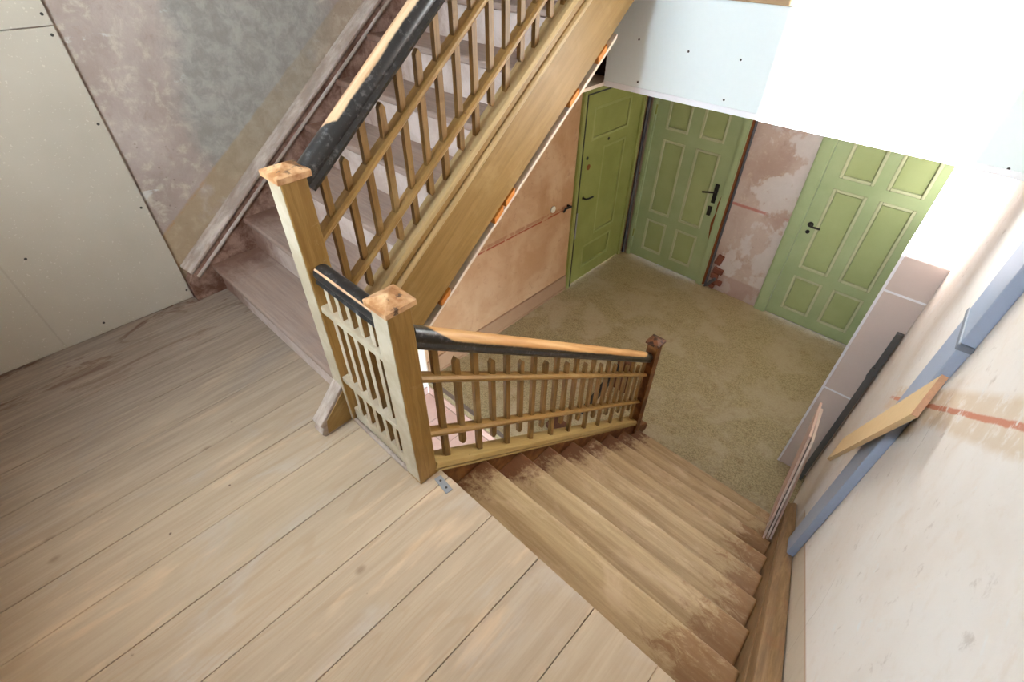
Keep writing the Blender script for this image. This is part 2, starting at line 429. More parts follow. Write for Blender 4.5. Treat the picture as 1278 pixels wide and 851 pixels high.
M_CASING = plain('dusty_plasterboard', C(206, 190, 182), 0.85, 0.15, 0.06, 6)
M_FILL = plain('white_filler', C(238, 238, 242), 0.8, 0.2, 0.03)
M_GYPSUM = plain('broken_gypsum_edge', C(206, 190, 176), 0.9, 0.1, 0.08, 60)
M_PINKGYP = plain('pinkish_board_face', C(196, 168, 154), 0.85, 0.15, 0.06, 12)
M_SOFFIT_EDGE = plain('cream_board_edge', C(222, 204, 184), 0.85, 0.15, 0.05, 30)
M_SCREW = plain('dark_screw', C(70, 66, 62), 0.5, 0.4, 0.1, 80, 0.6)
M_WEDGE = plain('orange_wood_wedge', C(206, 128, 56), 0.6, 0.3, 0.15, 40)
M_DARKWOOD = plain('dark_old_timber', C(52, 40, 32), 0.8, 0.2, 0.2, 12)
M_FASCIAWOOD = plain('brown_fascia_wood', C(168, 138, 104), 0.6, 0.3, 0.12, 14)
# doors
def green(name, a, b):
    t = NT(name, 0.55, 0.3)
    n = t.noise(3, 5); n2 = t.noise(45, 4, 0.7)
    c = t.mix(t.step(n, 0.3, 0.7), C(*a), C(*b))
    c = t.mix(t.mul(t.step(n2, 0.70, 0.76), 0.4), c, C(110, 92, 48))
    return t.bump(n2, 0.08, 0.002).out(c)
M_GREEN = green('green_door_paint', (152, 168, 126), (164, 178, 136))
M_GREEN_P = green('yellow_green_panel', (154, 166, 116), (164, 176, 126))
M_GREEN_B = green('pale_green_bead', (178, 184, 148), (188, 192, 158))
M_GREEN_D = green('moss_green_door', (134, 140, 76), (148, 152, 88))
M_GREEN_DB = green('moss_green_bead', (146, 150, 90), (158, 162, 102))
M_RUSTWOOD = plain('torn_red_brown_wood', C(126, 74, 44), 0.7, 0.2, 0.25, 30)
M_BLACKMETAL = plain('black_iron', C(34, 32, 30), 0.45, 0.5, 0.15, 60, 0.4)
M_STEEL = plain('brushed_steel', C(140, 140, 142), 0.45, 0.5, 0.15, 60, 0.1)
M_PIPE = plain('grey_conduit', C(84, 84, 90), 0.5, 0.4, 0.15, 40)
M_DUCT = plain('blue_grey_duct', C(148, 158, 178), 0.45, 0.4, 0.05, 12)
M_DUCTD = plain('grey_duct_joint', C(110, 116, 128), 0.5, 0.4, 0.08, 20)
M_BRICK = plain('red_brick', C(122, 76, 64), 0.9, 0.1, 0.2, 40)
M_WHITEPL = plain('white_plastic', C(224, 218, 200), 0.5, 0.4, 0.03)
# linoleum
t = NT('speckled_linoleum', 0.55, 0.3)
v1 = t.noise(70, 4, 0.8); v2 = t.noise(150, 2, 0.6); b1 = t.noise(2.2, 6, 0.6, 0.6); b2 = t.noise(9, 5, 0.6)
c = t.mix(t.step(v1, 0.38, 0.62), C(134, 120, 88), C(176, 162, 126))
c = t.mix(t.mul(t.step(v2, 0.58, 0.68), 0.5), c, C(194, 184, 156))
c = t.mix(t.mul(t.step(b1, 0.46, 0.62), 0.7), c, C(178, 164, 138))
c = t.mix(t.mul(t.step(b2, 0.55, 0.70), 0.35), c, C(120, 94, 54))
c = t.mix(t.mul(t.step(t.lin(cy=1, k=0), 2.6, 4.5), 0.35), c, C(136, 108, 64))
M_LINO = t.out(c, t.math('MULTIPLY_ADD', b1, 0.3, 0.4))
t = NT('pink_tile', 0.35, 0.4)
n = t.noise(25, 5)
M_TILE = t.out(t.mix(n, C(206, 172, 160), C(222, 192, 180)))
M_GROUT = plain('tile_grout', C(176, 156, 146), 0.9, 0.1)
M_EDGE = plain('dark_metal_edge', C(122, 110, 102), 0.5, 0.3, 0.1, 40)
M_CHIP = plain('chipboard_plank', C(202, 172, 130), 0.6, 0.3, 0.10, 30)
M_CHIP_END = plain('orange_plank_end', C(190, 146, 116), 0.8, 0.2, 0.25, 120)
M_BASEB = plain('brown_skirting', C(166, 132, 104), 0.6, 0.3, 0.15, 8)
M_STICK = plain('dark_grey_profile', C(88, 88, 88), 0.5, 0.4, 0.1, 40)
M_BLACK = plain('black_paint', C(20, 20, 20), 0.35, 0.5, 0.15, 40)
M_BUNDLE = plain('brown_bundle', C(92, 60, 44), 0.8, 0.2, 0.3, 30)

# ------------------------------------------------------------------ shell
def wall_with_holes(name, axis, p0, p1, a0, a1, z0, z1, holes, mat, label, parent=None):
    """axis 'x': slab between x=p0..p1 running along y; axis 'y': slab between y=p0..p1 running along x"""
    aa = sorted({a0, a1, *[h[0] for h in holes], *[h[1] for h in holes]})
    zz = sorted({z0, z1, *[h[2] for h in holes], *[h[3] for h in holes]})
    m = MB()
    for i in range(len(aa) - 1):
        for j in range(len(zz) - 1):
            ca, cz = (aa[i] + aa[i + 1]) / 2, (zz[j] + zz[j + 1]) / 2
            if any(h[0] < ca < h[1] and h[2] < cz < h[3] for h in holes): continue
            if axis == 'x': m.box(p0, p1, aa[i], aa[i + 1], zz[j], zz[j + 1])
            else: m.box(aa[i], aa[i + 1], p0, p1, zz[j], zz[j + 1])
    o = m.build(name, mat)
    return tag(o, label, 'wall', kind='structure')

WIN = (-0.868, 0.046, 1.312, 2.85)
ENT = (-1.24, 0.22, -1.93, -0.42)   # entry opening in the right wall below the landing
wall_left = wall_with_holes('wall_left', 'x', XL - 0.25, XL, YB - 0.3, YD + 0.3, -2.1, TOP, [(3.44, 4.62, -H, 0.45)], M_WALL_L, 'left wall of pinkish plaster with grey cement repair beside the upper stairs')
m = MB()
ys = sorted([YB - 0.3, ENT[0], ENT[1]] + [0.4 * k for k in range(1, 12)] + [YD + 0.3])
for a, b in zip(ys, ys[1:]):
    if ENT[0] <= a < ENT[1]:
        m.sbox(xr, lambda y: xr(y) + 0.25, a, b, -2.1, ENT[2]); m.sbox(xr, lambda y: xr(y) + 0.25, a, b, ENT[3], TOP)
    else: m.sbox(xr, lambda y: xr(y) + 0.25, a, b, -2.1, TOP)
tag(m.build('wall_right', M_WALL_R), 'right wall of pale pink plaster with fine cracks beside the lower stairs', 'wall', kind='structure')
wall_front = wall_with_holes('wall_front', 'y', YD, YD + 0.25, XL - 0.25, 1.3, -2.1, TOP, [(-1.79, -0.672, -H, 0.42), (-0.01, 1.10, -H, 0.42)], M_WALL_F, 'plaster wall at the hall end holding two green doors', None)
wall_with_holes('wall_back', 'y', YB - 0.3, YB, XL - 0.25, 1.68, -2.1, TOP, [WIN], M_WALL_B, 'plaster wall with a window behind the upper landing')

def mk_window(name, w, label):
    t = thing(name, ((w[0] + w[1]) / 2, YB - 0.2, w[2]), label, 'window', kind='structure')
    m = MB(); f = 0.05
    for a in ((w[0] - .0, w[0] + .012, w[2], w[3]), (w[1] - .012, w[1], w[2], w[3]), (w[0] + .012, w[1] - .012, w[3] - .04, w[3])):
        m.box(a[0], a[1], YB - 0.28, YB - 0.22, a[2], a[3])
    m.build('window_frame', M_WHITEPL, t)
    MB().box(w[0] + .001, w[1] - .001, YB - 0.295, YB - 0.001, w[2] - 0.002, w[2] + .004).build('window_sill', M_WHITEPL, t)
    return t
mk_window('window_1', WIN, 'tall stair window behind the upper landing')
t = thing('window_2', (1.5, -0.67, ENT[2]), 'side entry opening beside the tiled entry floor', 'window', kind='structure')
m = MB()
m.box(1.54, 1.60, ENT[0] + .001, ENT[0] + .04, ENT[2], ENT[3]); m.box(1.54, 1.60, ENT[1] - .04, ENT[1] - .001, ENT[2], ENT[3]); m.box(1.54, 1.60, ENT[0] + .04, ENT[1] - .04, ENT[3] - .04, ENT[3] - .001)
m.build('window_frame', M_WHITEPL, t)

# outside: yard
tag(MB().box(-9, 9, -14, YB - 0.31, -2.3, -2.11).build('ground_yard', M_GROUT), 'grey paved yard outside', 'ground', kind='structure')

# landing floor: joists slab plus single boards
fl = thing('floor', (0, -0.6, -0.03), 'scrubbed bare floorboards of the upper landing', 'floor', kind='structure')
m = MB(); m.box(XL, 1.40, YB, -0.075, -0.20, -0.034); m.box(XL, -0.46, -0.075, 0.0, -0.20, -0.034); m.box(0.0, 1.36, -0.075, -0.05, -0.20, -0.034)
m.build('subfloor', M_DARKWOOD, fl)
seams = [XL, -1.63, -1.40, -1.16, -0.93, -0.70, -0.52, -0.335, -0.108, 0.135, 0.378, 0.611, 0.850, 1.085, 1.405]
for a, b in zip(seams, seams[1:]):
    e = 0.0 if a > 0.1 or b < -0.46 else -0.002
    gp = 0.0007 + 0.0006 * random.random()
    m = MB(); dz = -0.0012 * random.random()
    if b > 1.3: m.sbox(lambda y: a + gp, lambda y: min(b, xr(y) - 0.001), YB + .001, 0.0, -0.033, dz)
    else: m.box(a + gp, b - gp, YB + .001, e, -0.033, dz)
    m.build('floor_plank', M_BOARD, fl, bevel=0.0016, seg=1)

# hall floor
fh = thing('floor_hall', (-0.5, 3.0, -H), 'speckled brown linoleum floor of the lower hall', 'floor', kind='structure')
m = MB()
m.plate([(XL, 1.28), (1.32, 1.28), (1.20, YD + .06), (XL, YD + .06)], -H - 0.20, -H)
m.build('linoleum', M_LINO, fh)
MB().box(XL + .001, 0.0, 1.262, 1.300, -H - 0.004, -H + 0.004).build('metal_edge', M_EDGE, fh)
# entry floor, one step lower, with pink tiles
fe = thing('floor_entry', (-0.8, 0.4, -H - 0.2), 'pink tiled entry floor one step below the hall', 'floor', kind='structure')
MB().box(XL, 1.40, YB, 1.279, -2.1, -H - 0.203).build('grout_bed', M_GROUT, fe)
first = None
for i in range(9):
    for j in range(9):
        x0 = XL + 0.012 + i * 0.305; y0 = 1.26 - (j + 1) * 0.305
        if x0 > 0.6 or y0 < YB: continue
        if first is None:
            first = MB().box(x0 + .003, x0 + .302, y0 + .003, y0 + .302, -H - 0.204, -H - 0.195).build('tile', M_TILE, fe, bevel=0.0015, seg=1); fx, fy = x0, y0
        else:
            copy_part(first, (x0 - fx, y0 - fy, 0), fe)
for i in range(6):
    MB().box(XL + 0.012 + i * .305, XL + 0.312 + i * .305, 1.268, 1.279, -H - 0.195, -H - 0.105).build('skirting_tile', M_TILE, fe, bevel=0.001, seg=1)
for j in range(6):
    MB().box(XL + .0005, XL + 0.011, 1.262 - (j + 1) * .305, 1.260 - j * .305 - .002, -H - 0.195, -H - 0.105).build('skirting_tile', M_TILE, fe, bevel=0.001, seg=1)

# upper floor slab / hall ceiling and the top ceiling
m = MB()
m.plate([(-0.645, YF + 0.02), (xr(YF), YF + 0.02), (xr(YD), YD), (-0.645, YD)], ZC, 1.764)
m.box(XL, -0.645, 2.35, YD, ZC, 1.764)
m.box(XL, -0.645, 1.985, 2.35, 1.55, 1.764)
tag(m.build('ceiling', M_CEIL), 'white ceiling over the lower hall', 'ceiling', kind='structure')
MB().box(XL - .25, 1.68, YB - .3, YD + .3, TOP, TOP + .15).build('ceiling_upper', M_CEIL)
tag(bpy.data.objects['ceiling_upper'], 'white ceiling high over the stairwell', 'ceiling', kind='structure')
# ceiling sheet left of the fascia, old joist behind it
cs = tag(MB().plate([(-0.645, YF + .015), (-0.628, 1.50), (XL, 1.50), (XL, 2.349), (-0.6455, 2.349)], ZC - 0.004, ZC + 0.014).build('ceiling_sheet', M_SOFFIT_EDGE), 'cream ceiling sheet edge under the dark gap beside the white fascia', 'board')
tag(MB().box(XL + .01, -0.67, 2.05, 2.19, ZC + .016, 1.54).build('joist', M_DARKWOOD), 'dark old joist in the gap beside the white fascia', 'beam')

# doors
def panel_door(name, axis, wx, leaf, frame, panels, label, m_leaf, m_bead, m_frame, m_panel, handed):
    """leaf: (a0,a1,z0,z1) in the wall plane; frame: outer (a0,a1,z1); axis 'y' faces -y at y=wx, 'x' faces +x at x=wx"""
    def bx(m, a0, a1, d0, d1, z0, z1):      # d: depth out of the wall towards the hall
        if axis == 'y': m.box(a0, a1, wx - d1, wx - d0, z0, z1)
        else: m.box(wx + d0, wx + d1, a0, a1, z0, z1)
        return m
    c = ((leaf[0] + leaf[1]) / 2, wx, -H) if axis == 'y' else (wx, (leaf[0] + leaf[1]) / 2, -H)
    t = thing(name, c, label, 'door', kind='structure')
    m = MB()
    bx(m, frame[0], leaf[0], -0.10, 0.028, -H, frame[2]); bx(m, leaf[1], frame[1], -0.10, 0.028, -H, frame[2])
    bx(m, leaf[0], leaf[1], -0.10, 0.028, leaf[3], frame[2])
    m.build('door_frame', m_frame, t, bevel=0.004)
    m = MB()
    for s in (0, 1):
        a = (frame[0] + 0.014, leaf[0] - 0.016) if s == 0 else (leaf[1] + 0.016, frame[1] - 0.014)
        if a[1] - a[0] > 0.01: bx(m, a[0], a[1], 0.028, 0.036, -H, frame[2])
    if m.v: m.build('frame_moulding', m_bead if axis == 'x' else m_frame, t, bevel=0.003)
    L = MB(); g = 0.004
    # stiles and rails around recessed panels
    a_s = sorted({leaf[0] + g, leaf[1] - g, *[p[0] for p in panels], *[p[1] for p in panels]})
    z_s = sorted({leaf[2] + .012, leaf[3] - g, *[p[2] for p in panels], *[p[3] for p in panels]})
    for i in range(len(a_s) - 1):
        for j in range(len(z_s) - 1):
            ca, cz = (a_s[i] + a_s[i + 1]) / 2, (z_s[j] + z_s[j + 1]) / 2
            inp = any(p[0] < ca < p[1] and p[2] < cz < p[3] for p in panels)
            bx(L, a_s[i], a_s[i + 1], -0.05, -0.012 if inp else 0.008, z_s[j], z_s[j + 1])
    lf = L.build('door_leaf', m_leaf, t)
    for p in panels:
        b = MB(); w = 0.028
        bx(b, p[0], p[0] + w, -0.012, 0.012, p[2], p[3]); bx(b, p[1] - w, p[1], -0.012, 0.012, p[2], p[3])
        bx(b, p[0] + w, p[1] - w, -0.012, 0.012, p[2], p[2] + w); bx(b, p[0] + w, p[1] - w, -0.012, 0.012, p[3] - w, p[3])
        b.build('panel_bead', m_bead, lf, bevel=0.007)
        q = bx(MB(), p[0] + w + .004, p[1] - w - .004, -0.012, -0.002, p[2] + w + .004, p[3] - w - .004)
        q.build('door_panel', m_panel, lf, bevel=0.006)
    return t, lf, bx

cols2 = [(-1.59, -1.31), (-1.18, -0.895)]; rows = [(-1.635, -1.205), (-1.105, -0.225), (-0.115, 0.32)]
d2, lf2, bx = panel_door('door_2', 'y', YD, (-1.73, -0.753, -H, 0.40), (-1.79, -0.672, 0.42), [(a, b, c, d) for a, b in cols2 for c, d in rows], 'green six-panel door with long black lock plate at the far hall corner', M_GREEN, M_GREEN_B, M_GREEN, M_GREEN_P, 1)
cols3 = [(0.245, 0.54), (0.64, 0.935)]
d3, lf3, bx3 = panel_door('door_3', 'y', YD, (0.115, 1.05, -H, 0.40), (-0.01, 1.10, 0.42), [(a, b, c, d) for a, b in cols3 for c, d in [(-1.645, -1.22), (-1.12, -0.245), (-0.14, 0.32)]], 'green six-panel door with small black lever beside the white casing', M_GREEN, M_GREEN_B, M_GREEN, M_GREEN_P, 1)
d1, lf1, bx1 = panel_door('door_1', 'x', XL, (3.50, 4.56, -H, 0.415), (3.44, 4.62, 0.45), [(3.66, 4.34, -0.065, 0.265), (3.90, 4.33, -1.215, -0.165), (3.72, 4.30, -1.62, -1.31)], 'darker moss-green door in the left wall under the stairs', M_GREEN_D, M_GREEN_DB, M_GREEN_D, M_GREEN_D, 1)
# door 2 lock plate, lever, lower lock and hinges
y2 = YD - 0.008
p = MB().box(-0.858, -0.812, y2 - .006, y2, -0.75, -0.53).build('lock_plate', M_BLACKMETAL, d2, bevel=0.002)
MB().tube([(-0.836, y2 - .004, -0.615), (-0.836, y2 - .045, -0.615), (-0.86, y2 - .055, -0.617), (-0.965, y2 - .055, -0.64)], 0.010).build('lever_handle', M_BLACKMETAL, d2, smooth=True)
MB().box(-0.868, -0.822, y2 - .018, y2, -0.90, -0.79).build('lower_lock', M_BLACKMETAL, d2, bevel=0.006)
for z in (0.07, -1.45):
    MB().tube([(-1.735, y2 - .014, z - .05), (-1.735, y2 - .014, z + .05)], 0.009).build('hinge', M_GREEN_D, d2, smooth=True)
bp = [(-0.743, -0.30), (-0.757, -0.46), (-0.752, -0.60), (-0.775, -0.74), (-0.771, -0.86), (-0.790, -0.98), (-0.776, -1.10), (-0.757, -1.20), (-0.753, -1.70), (-0.743, -1.74)]
m = MB(); n_ = len(bp)
m.add([(x, YD - .0105, z) for x, z in bp] + [(x, YD + .002, z) for x, z in bp], [tuple(range(n_)), tuple(range(2 * n_ - 1, n_ - 1, -1))] + [(q, (q + 1) % n_, (q + 1) % n_ + n_, q + n_) for q in range(n_)])
m.build('broken_edge', M_RUSTWOOD, d2)
MB().box(-0.6718, -0.650, YD - .030, YD - .001, -1.76, 0.40).build('torn_edge_strip', M_RUSTWOOD, d2)
# door 3
MB().disc((0.191, y2 + .001, -0.642), (0, -1, 0), 0.028, 0.008).build('rosette', M_BLACKMETAL, d3, smooth=True)
MB().tube([(0.191, y2, -0.642), (0.191, y2 - .045, -0.642), (0.22, y2 - .052, -0.642), (0.295, y2 - .052, -0.640)], 0.010).build('lever_handle', M_BLACKMETAL, d3, smooth=True)
MB().disc((0.191, y2 + .001, -0.722), (0, -1, 0), 0.020, 0.008).build('keyhole_rosette', M_BLACKMETAL, d3, smooth=True)
# door 1
x1 = XL + 0.008
MB().tube([(x1, 3.62, -0.665), (x1 + .045, 3.62, -0.665), (x1 + .05, 3.65, -0.667), (x1 + .05, 3.74, -0.672)], 0.010).build('lever_handle', M_BLACKMETAL, d1, smooth=True)
MB().disc((x1, 3.62, -0.665), (1, 0, 0), 0.018, 0.006).build('rosette', M_BLACKMETAL, d1, smooth=True)
MB().disc((x1, 3.62, -0.225), (1, 0, 0), 0.018, 0.006).build('keyhole_rosette', M_BLACKMETAL, d1, smooth=True)
MB().disc((x1, 3.66, -0.33), (1, 0, 0), 0.030, 0.003).build('keyhole_scar', M_RUSTWOOD, d1, smooth=True)
MB().disc((x1, 3.98, -0.108), (1, 0, 0), 0.016, 0.004).build('peephole', M_BLACKMETAL, d1, smooth=True)
MB().box(XL + .012, XL + .037, 3.496, 3.520, -1.12, -0.80).build('lock_case', M_STEEL, d1, bevel=0.003)
MB().box(XL + .004, XL + .034, 3.494, 3.507, -H + .006, 0.41).build('door_gap_strip', M_BLACK, d1)
MB().box(XL + .004, XL + .034, 3.507, 4.56, 0.405, 0.418).build('door_gap_strip', M_BLACK, d1)

# left hall skirting
m = MB(); m.box(XL, XL + 0.022, 1.30, 3.438, -H, -H + 0.20); m.box(XL, XL + 0.030, 1.30, 3.438, -H, -H + 0.03)
tag(m.build('baseboard_left', M_BASEB, bevel=0.005), 'brown wooden skirting along the left hall wall', 'skirting', kind='structure')

# ------------------------------------------------------------------ lower flight
lo = thing('staircase', (0.7, 1.0, -H), 'lower flight of worn ochre wooden steps leading down to the hall', 'staircase')
for i in range(1, 9):
    y1 = i * G; y0 = (i - 1) * G - 0.045
    MB().sbox(xs, xst, y0, y1, -i * R - 0.034, -i * R).build('tread', M_TREAD, lo, bevel=0.011, seg=3)
for i in range(1, 10):
    y = (i - 1) * G - 0.045
    zt = -(i - 1) * R - 0.034
    MB().sbox(xs, xst, y - 0.018, y, -i * R if i < 9 else -H, zt).build('riser', M_RISER, lo)
    MB().sbox(lambda q: xs(q) + .001, lambda q: xst(q) - .001, y, y + 0.020, zt - 0.022, zt).build('nosing_bead', M_RISER, lo, bevel=0.008)
def ln(y): return -0.784 * y                # nosing line
stt = lambda y: 0.040 - 0.750 * y           # top of the outer string
m = MB(); m.prism([(-0.02, stt(-0.02) - 0.03), (2.06, stt(2.06) - 0.03), (2.06, -H), (1.80, -H), (-0.02, -0.36)], lambda y: xs(y) - 0.062, lambda y: xs(y))
m.build('outer_string', M_STRING_IN, lo)
m = MB()
m.sweep([(-0.048, -0.035), (0.040, -0.035), (0.046, -0.022), (0.040, 0.0), (-0.040, 0.0), (-0.048, -0.012)], (xs(-.01) - .030, -0.01, stt(-.01)), (xs(2.0) - .030, 2.0, stt(2.0)), (1, 0, 0))
m.sweep([(0.0, -0.050), (0.026, -0.050), (0.034, -0.042), (0.030, -0.034), (0, -0.034)], (xs(-.01) - .020, -0.01, stt(-.01)), (xs(2.0) - .020, 2.0, stt(2.0)), (1, 0, 0))
m.build('string_moulding', M_OCHRE_LD, lo, bevel=0.003)
m = MB(); m.prism([(2.03, -H), (2.24, -H), (2.245, -H + .05), (2.22, -H + .09), (2.12, -H + 0.15), (2.03, -H + .25)], lambda y: xs(y) - 0.060, lambda y: xs(y) + 0.004)
m.build('string_foot', M_STRING_IN, lo, bevel=0.008)
m = MB(); m.prism([(0.02, 0.035), (0.02, -0.30), (1.80, -H), (2.10, -H), (2.10, ln(2.10) + 0.15)], lambda y: xst(y), lambda y: xr(y) - .001)
m.build('wall_string', M_WSTRING, lo)
m = MB(); m.sweep([(-0.012, -0.018), (0.030, -0.018), (0.055, 0.010), (0.055, 0.022), (0.034, 0.022), (0.018, 0.006), (-0.012, 0.006)], (xst(.0) + .005, 0.0, 0.185), (xst(2.1) + .005, 2.1, ln(2.1) + 0.175), (1, 0, 0))
m.build('string_moulding', M_WSTRING, lo, bevel=0.003)
m = MB(); m.prism([(0.02, 0.035), (2.10, ln(2.10) + .15), (2.10, ln(2.10) + .175), (0.02, 0.175)], lambda y: xst(y) + .004, lambda y: xr(y) - .001)
m.build('wall_string_cap', M_WSTRING, lo)
m = MB(); m.prism([(0.0, -0.24), (1.76, -H + .001), (1.70, -H + .001), (0.0, -0.27)], lambda y: xs(y) + .001, lambda y: xst(y) - .001)
m.build('underside', M_WALL_B, lo)

# lower balustrade with its newels' shared rails
def newel(parent, x0, x1, y0, y1, z0, z1, mat, capmat, pale=None):
    n = MB().box(x0, x1, y0, y1, z0, z1).build('newel_post', mat, parent, bevel=0.004)
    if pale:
        MB().box(x0 + .003, x1 - .003, y0 - .0015, y0 + .0005, z0 + 0.02, z1 - .002).build('window_lit_face', pale, n)  # window light on the post front, painted as a thin pale slip
    o = 0.013; cx, cy = (x0 + x1) / 2, (y0 + y1) / 2
    m = MB(); m.box(x0 - o, x1 + o, y0 - o, y1 + o, z1, z1 + 0.020)
    m.add([(x0 - o, y0 - o, z1 + .020), (x1 + o, y0 - o, z1 + .020), (x1 + o, y1 + o, z1 + .020), (x0 - o, y1 + o, z1 + .020), (cx, cy, z1 + 0.042)], [(0, 1, 4), (1, 2, 4), (2, 3, 4), (3, 0, 4)])
    m.build('newel_cap', capmat, n, bevel=0.002, seg=1)
    return n
def baluster(parent, x, y, z0, z1, mat, name='baluster', w=0.019, d=0.026, tip=False):
    m = MB()
    if tip:
        m.box(x - w / 2, x + w / 2, y - d / 2, y + d / 2, z0 + .012, z1 - .016)
        for s, zz in ((1, z1), (-1, z0)):
            zb = zz - s * (.016 if s > 0 else .012)
            m.add([(x - w / 2, y - d / 2, zb), (x + w / 2, y - d / 2, zb), (x + w / 2, y + d / 2, zb), (x - w / 2, y + d / 2, zb), (x - w / 2, y, zz), (x + w / 2, y, zz)], [(0, 1, 5, 4), (2, 3, 4, 5), (1, 2, 5), (3, 0, 4)])
    else: m.box(x - w / 2, x + w / 2, y - d / 2, y + d / 2, z0, z1)
    return m.build(name, mat, parent)
HR_L = lambda y: 0.685 - 0.727 * y
M_HR_L = handrail_mat('worn_handrail_lower', lambda t: t.math('ADD', t.lin(cy=0.727, cz=1, k=-0.685), t.math('MULTIPLY', t.math('ADD', t.step(t.y, 0.14, 0.03), t.step(t.y, 1.80, 1.93)), -0.05)), 0.012, 0.013, 0.023, C(196, 142, 82), C(222, 176, 118), AL)
M_HR_U = handrail_mat('worn_handrail_upper', lambda t: t.math('ADD', t.lin(cy=-0.775, cz=1, cx=-1.15, k=-1.075 - 1.15 * 0.42), t.math('MULTIPLY', t.step(t.y, 0.13, 0.08), -0.07)), 0.040, 0.030, 0.042, C(168, 120, 76), C(208, 174, 138), AU)
M_HR_C = handrail_mat('chipped_black_handrail', lambda t: t.math('MULTIPLY', t.step(t.math('ABSOLUTE', t.lin(cy=1, k=0.082)), 0.0045, 0.002), 0.06), 0.12, 0.100, 0.108, C(170, 128, 94), C(206, 166, 130))
PROF = [(-0.024, -0.036), (0.024, -0.036), (0.031, -0.024), (0.026, -0.010), (0.032, 0.004), (0.028, 0.022), (0.016, 0.033), (0.0, 0.036), (-0.016, 0.033), (-0.028, 0.022), (-0.032, 0.004), (-0.026, -0.010), (-0.031, -0.024)]
bl = thing('balustrade', (0.03, 2.0, -H), 'ochre balustrade of the lower flight with orange-worn black handrail ending at the hall floor', 'balustrade')
newel(bl, -0.018, 0.062, 1.955, 2.038, -H, -0.620, M_STRING_IN, M_CAP_D)
cxl = lambda y: xs(y) - 0.028
MB().sweep(PROF, (cxl(0), -0.02, HR_L(-.02)), (cxl(1.96), 1.96, HR_L(1.96)), (1, 0, 0)).build('handrail', M_HR_L, bl, smooth=True)
for nm, z0 in (('upper_rail', 0.497), ('lower_rail', 0.200)):
    MB().sweep([(-0.022, -0.013), (0.016, -0.013), (0.024, -0.005), (0.024, 0.005), (0.016, 0.013), (-0.022, 0.013)], (cxl(0), -0.02, z0 + .0145), (cxl(1.96), 1.96, z0 - .722 * 1.96), (1, 0, 0)).build(nm, M_OCHRE_D, bl, smooth=True)
for k in range(21):
    y = 0.069 + 0.0922 * k
    if y > 1.94: break
    x = cxl(y) - 0.004
    if k % 2 == 0: baluster(bl, x, y, stt(y) - .012, HR_L(y) - .040, M_OCHRE)
    else: baluster(bl, x, y, 0.200 - .722 * y - 0.10, HR_L(y) - 0.085, M_OCHRE, 'short_baluster', tip=True)

# landing balustrade: newel by the lower flight, short rail and curb
bm_ = thing('balustrade', (-0.19, -0.06, 0), 'short landing balustrade between the two newel posts, with chipped black handrail', 'balustrade')
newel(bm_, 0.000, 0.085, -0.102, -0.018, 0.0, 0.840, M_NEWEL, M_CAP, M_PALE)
MB().sweep(PROF, (-0.372, -0.060, 0.758), (0.001, -0.060, 0.758), (0, 1, 0)).build('handrail', M_HR_C, bm_, smooth=True)
for nm, z in (('upper_rail', 0.625), ('lower_rail', 0.270)):
    MB().box(-0.374, 0.0, -0.100, -0.045, z - .016, z + .012).build(nm, M_PALE, bm_, bevel=0.003)
for x in (-0.318, -0.254, -0.190, -0.124, -0.058):
    MB().box(x - .013, x + .013, -0.086, -0.062, 0.085, 0.735).build('baluster', M_OCHRE, bm_)
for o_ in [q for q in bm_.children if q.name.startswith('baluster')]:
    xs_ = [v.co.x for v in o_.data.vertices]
    MB().box(min(xs_) + .001, max(xs_) - .001, -0.0872, -0.0858, 0.085, 0.735).build('window_lit_face', M_PALE, o_)  # pale slip paints daylight onto each baluster's window side
m = MB(); m.box(-0.385, 0.0, -0.088, -0.012, -0.19, 0.085); m.build('curb', M_PALE, bm_, bevel=0.006)
MB().box(-0.400, 0.0, -0.104, -0.088, 0.0, 0.022).build('shoe_moulding', M_WSTRING_U, bm_, bevel=0.006)

# ------------------------------------------------------------------ upper flight
ut = thing('staircase', (-1.1, 0.0, 0), 'upper flight of dusty grey-pink wooden steps rising along the left wall', 'staircase')
XU0, XU1 = -1.802, -0.452
for i in range(1, NU):
    z = UZ0 + R * (i - 1); y = UY0 + UG * (i - 1)
    MB().box(XU0, XU1, y, min(y + UG + 0.045, 1.98), z - .034, z).build('tread', M_UTREAD, ut, bevel=0.010, seg=3)
for i in range(1, NU + 1):
    z = UZ0 + R * (i - 1); y = UY0 + UG * (i - 1) + 0.045
    MB().box(XU0, XU1, y - .018, y, z - R + (0 if i > 1 else 0.018), z - .034).build('riser', M_URISER, ut)
st_u = lambda y: 0.462 + 0.775 * y
sb_u = lambda y: 0.003 + 0.807 * y
m = MB(); m.prism([(-0.10, 0.0), (0.0, 0.0), (0.0, sb_u(0.02)), (1.945, sb_u(1.945)), (1.945, st_u(1.945) - .03), (-0.10, st_u(-.10) - .03)], -0.452, -0.392)
m.build('outer_string', M_OCHRE_S, ut)
m = MB()
m.sweep([(-0.044, -0.030), (0.036, -0.030), (0.044, -0.018), (0.038, 0.0), (-0.038, 0.0), (-0.044, -0.012)], (-0.420, -0.03, st_u(-.03)), (-0.420, 1.945, st_u(1.945)), (1, 0, 0))
m.sweep([(0.020, -0.092), (0.034, -0.092), (0.042, -0.082), (0.042, -0.070), (0.034, -0.060), (0.020, -0.060)], (-0.420, -0.03, st_u(-.03)), (-0.420, 1.945, st_u(1.945)), (1, 0, 0))
m.build('string_moulding', M_OCHRE_L, ut, bevel=0.003)
m = MB(); m.prism([(-0.03, 0.0), (-0.236, 0.0), (-0.248, 0.022), (-0.232, 0.050), (-0.246, 0.072), (-0.215, 0.098), (-0.106, 0.215), (-0.03, 0.24)], -0.462, -0.396)
m.build('scroll_foot', M_WSTRING_U, ut, bevel=0.006)
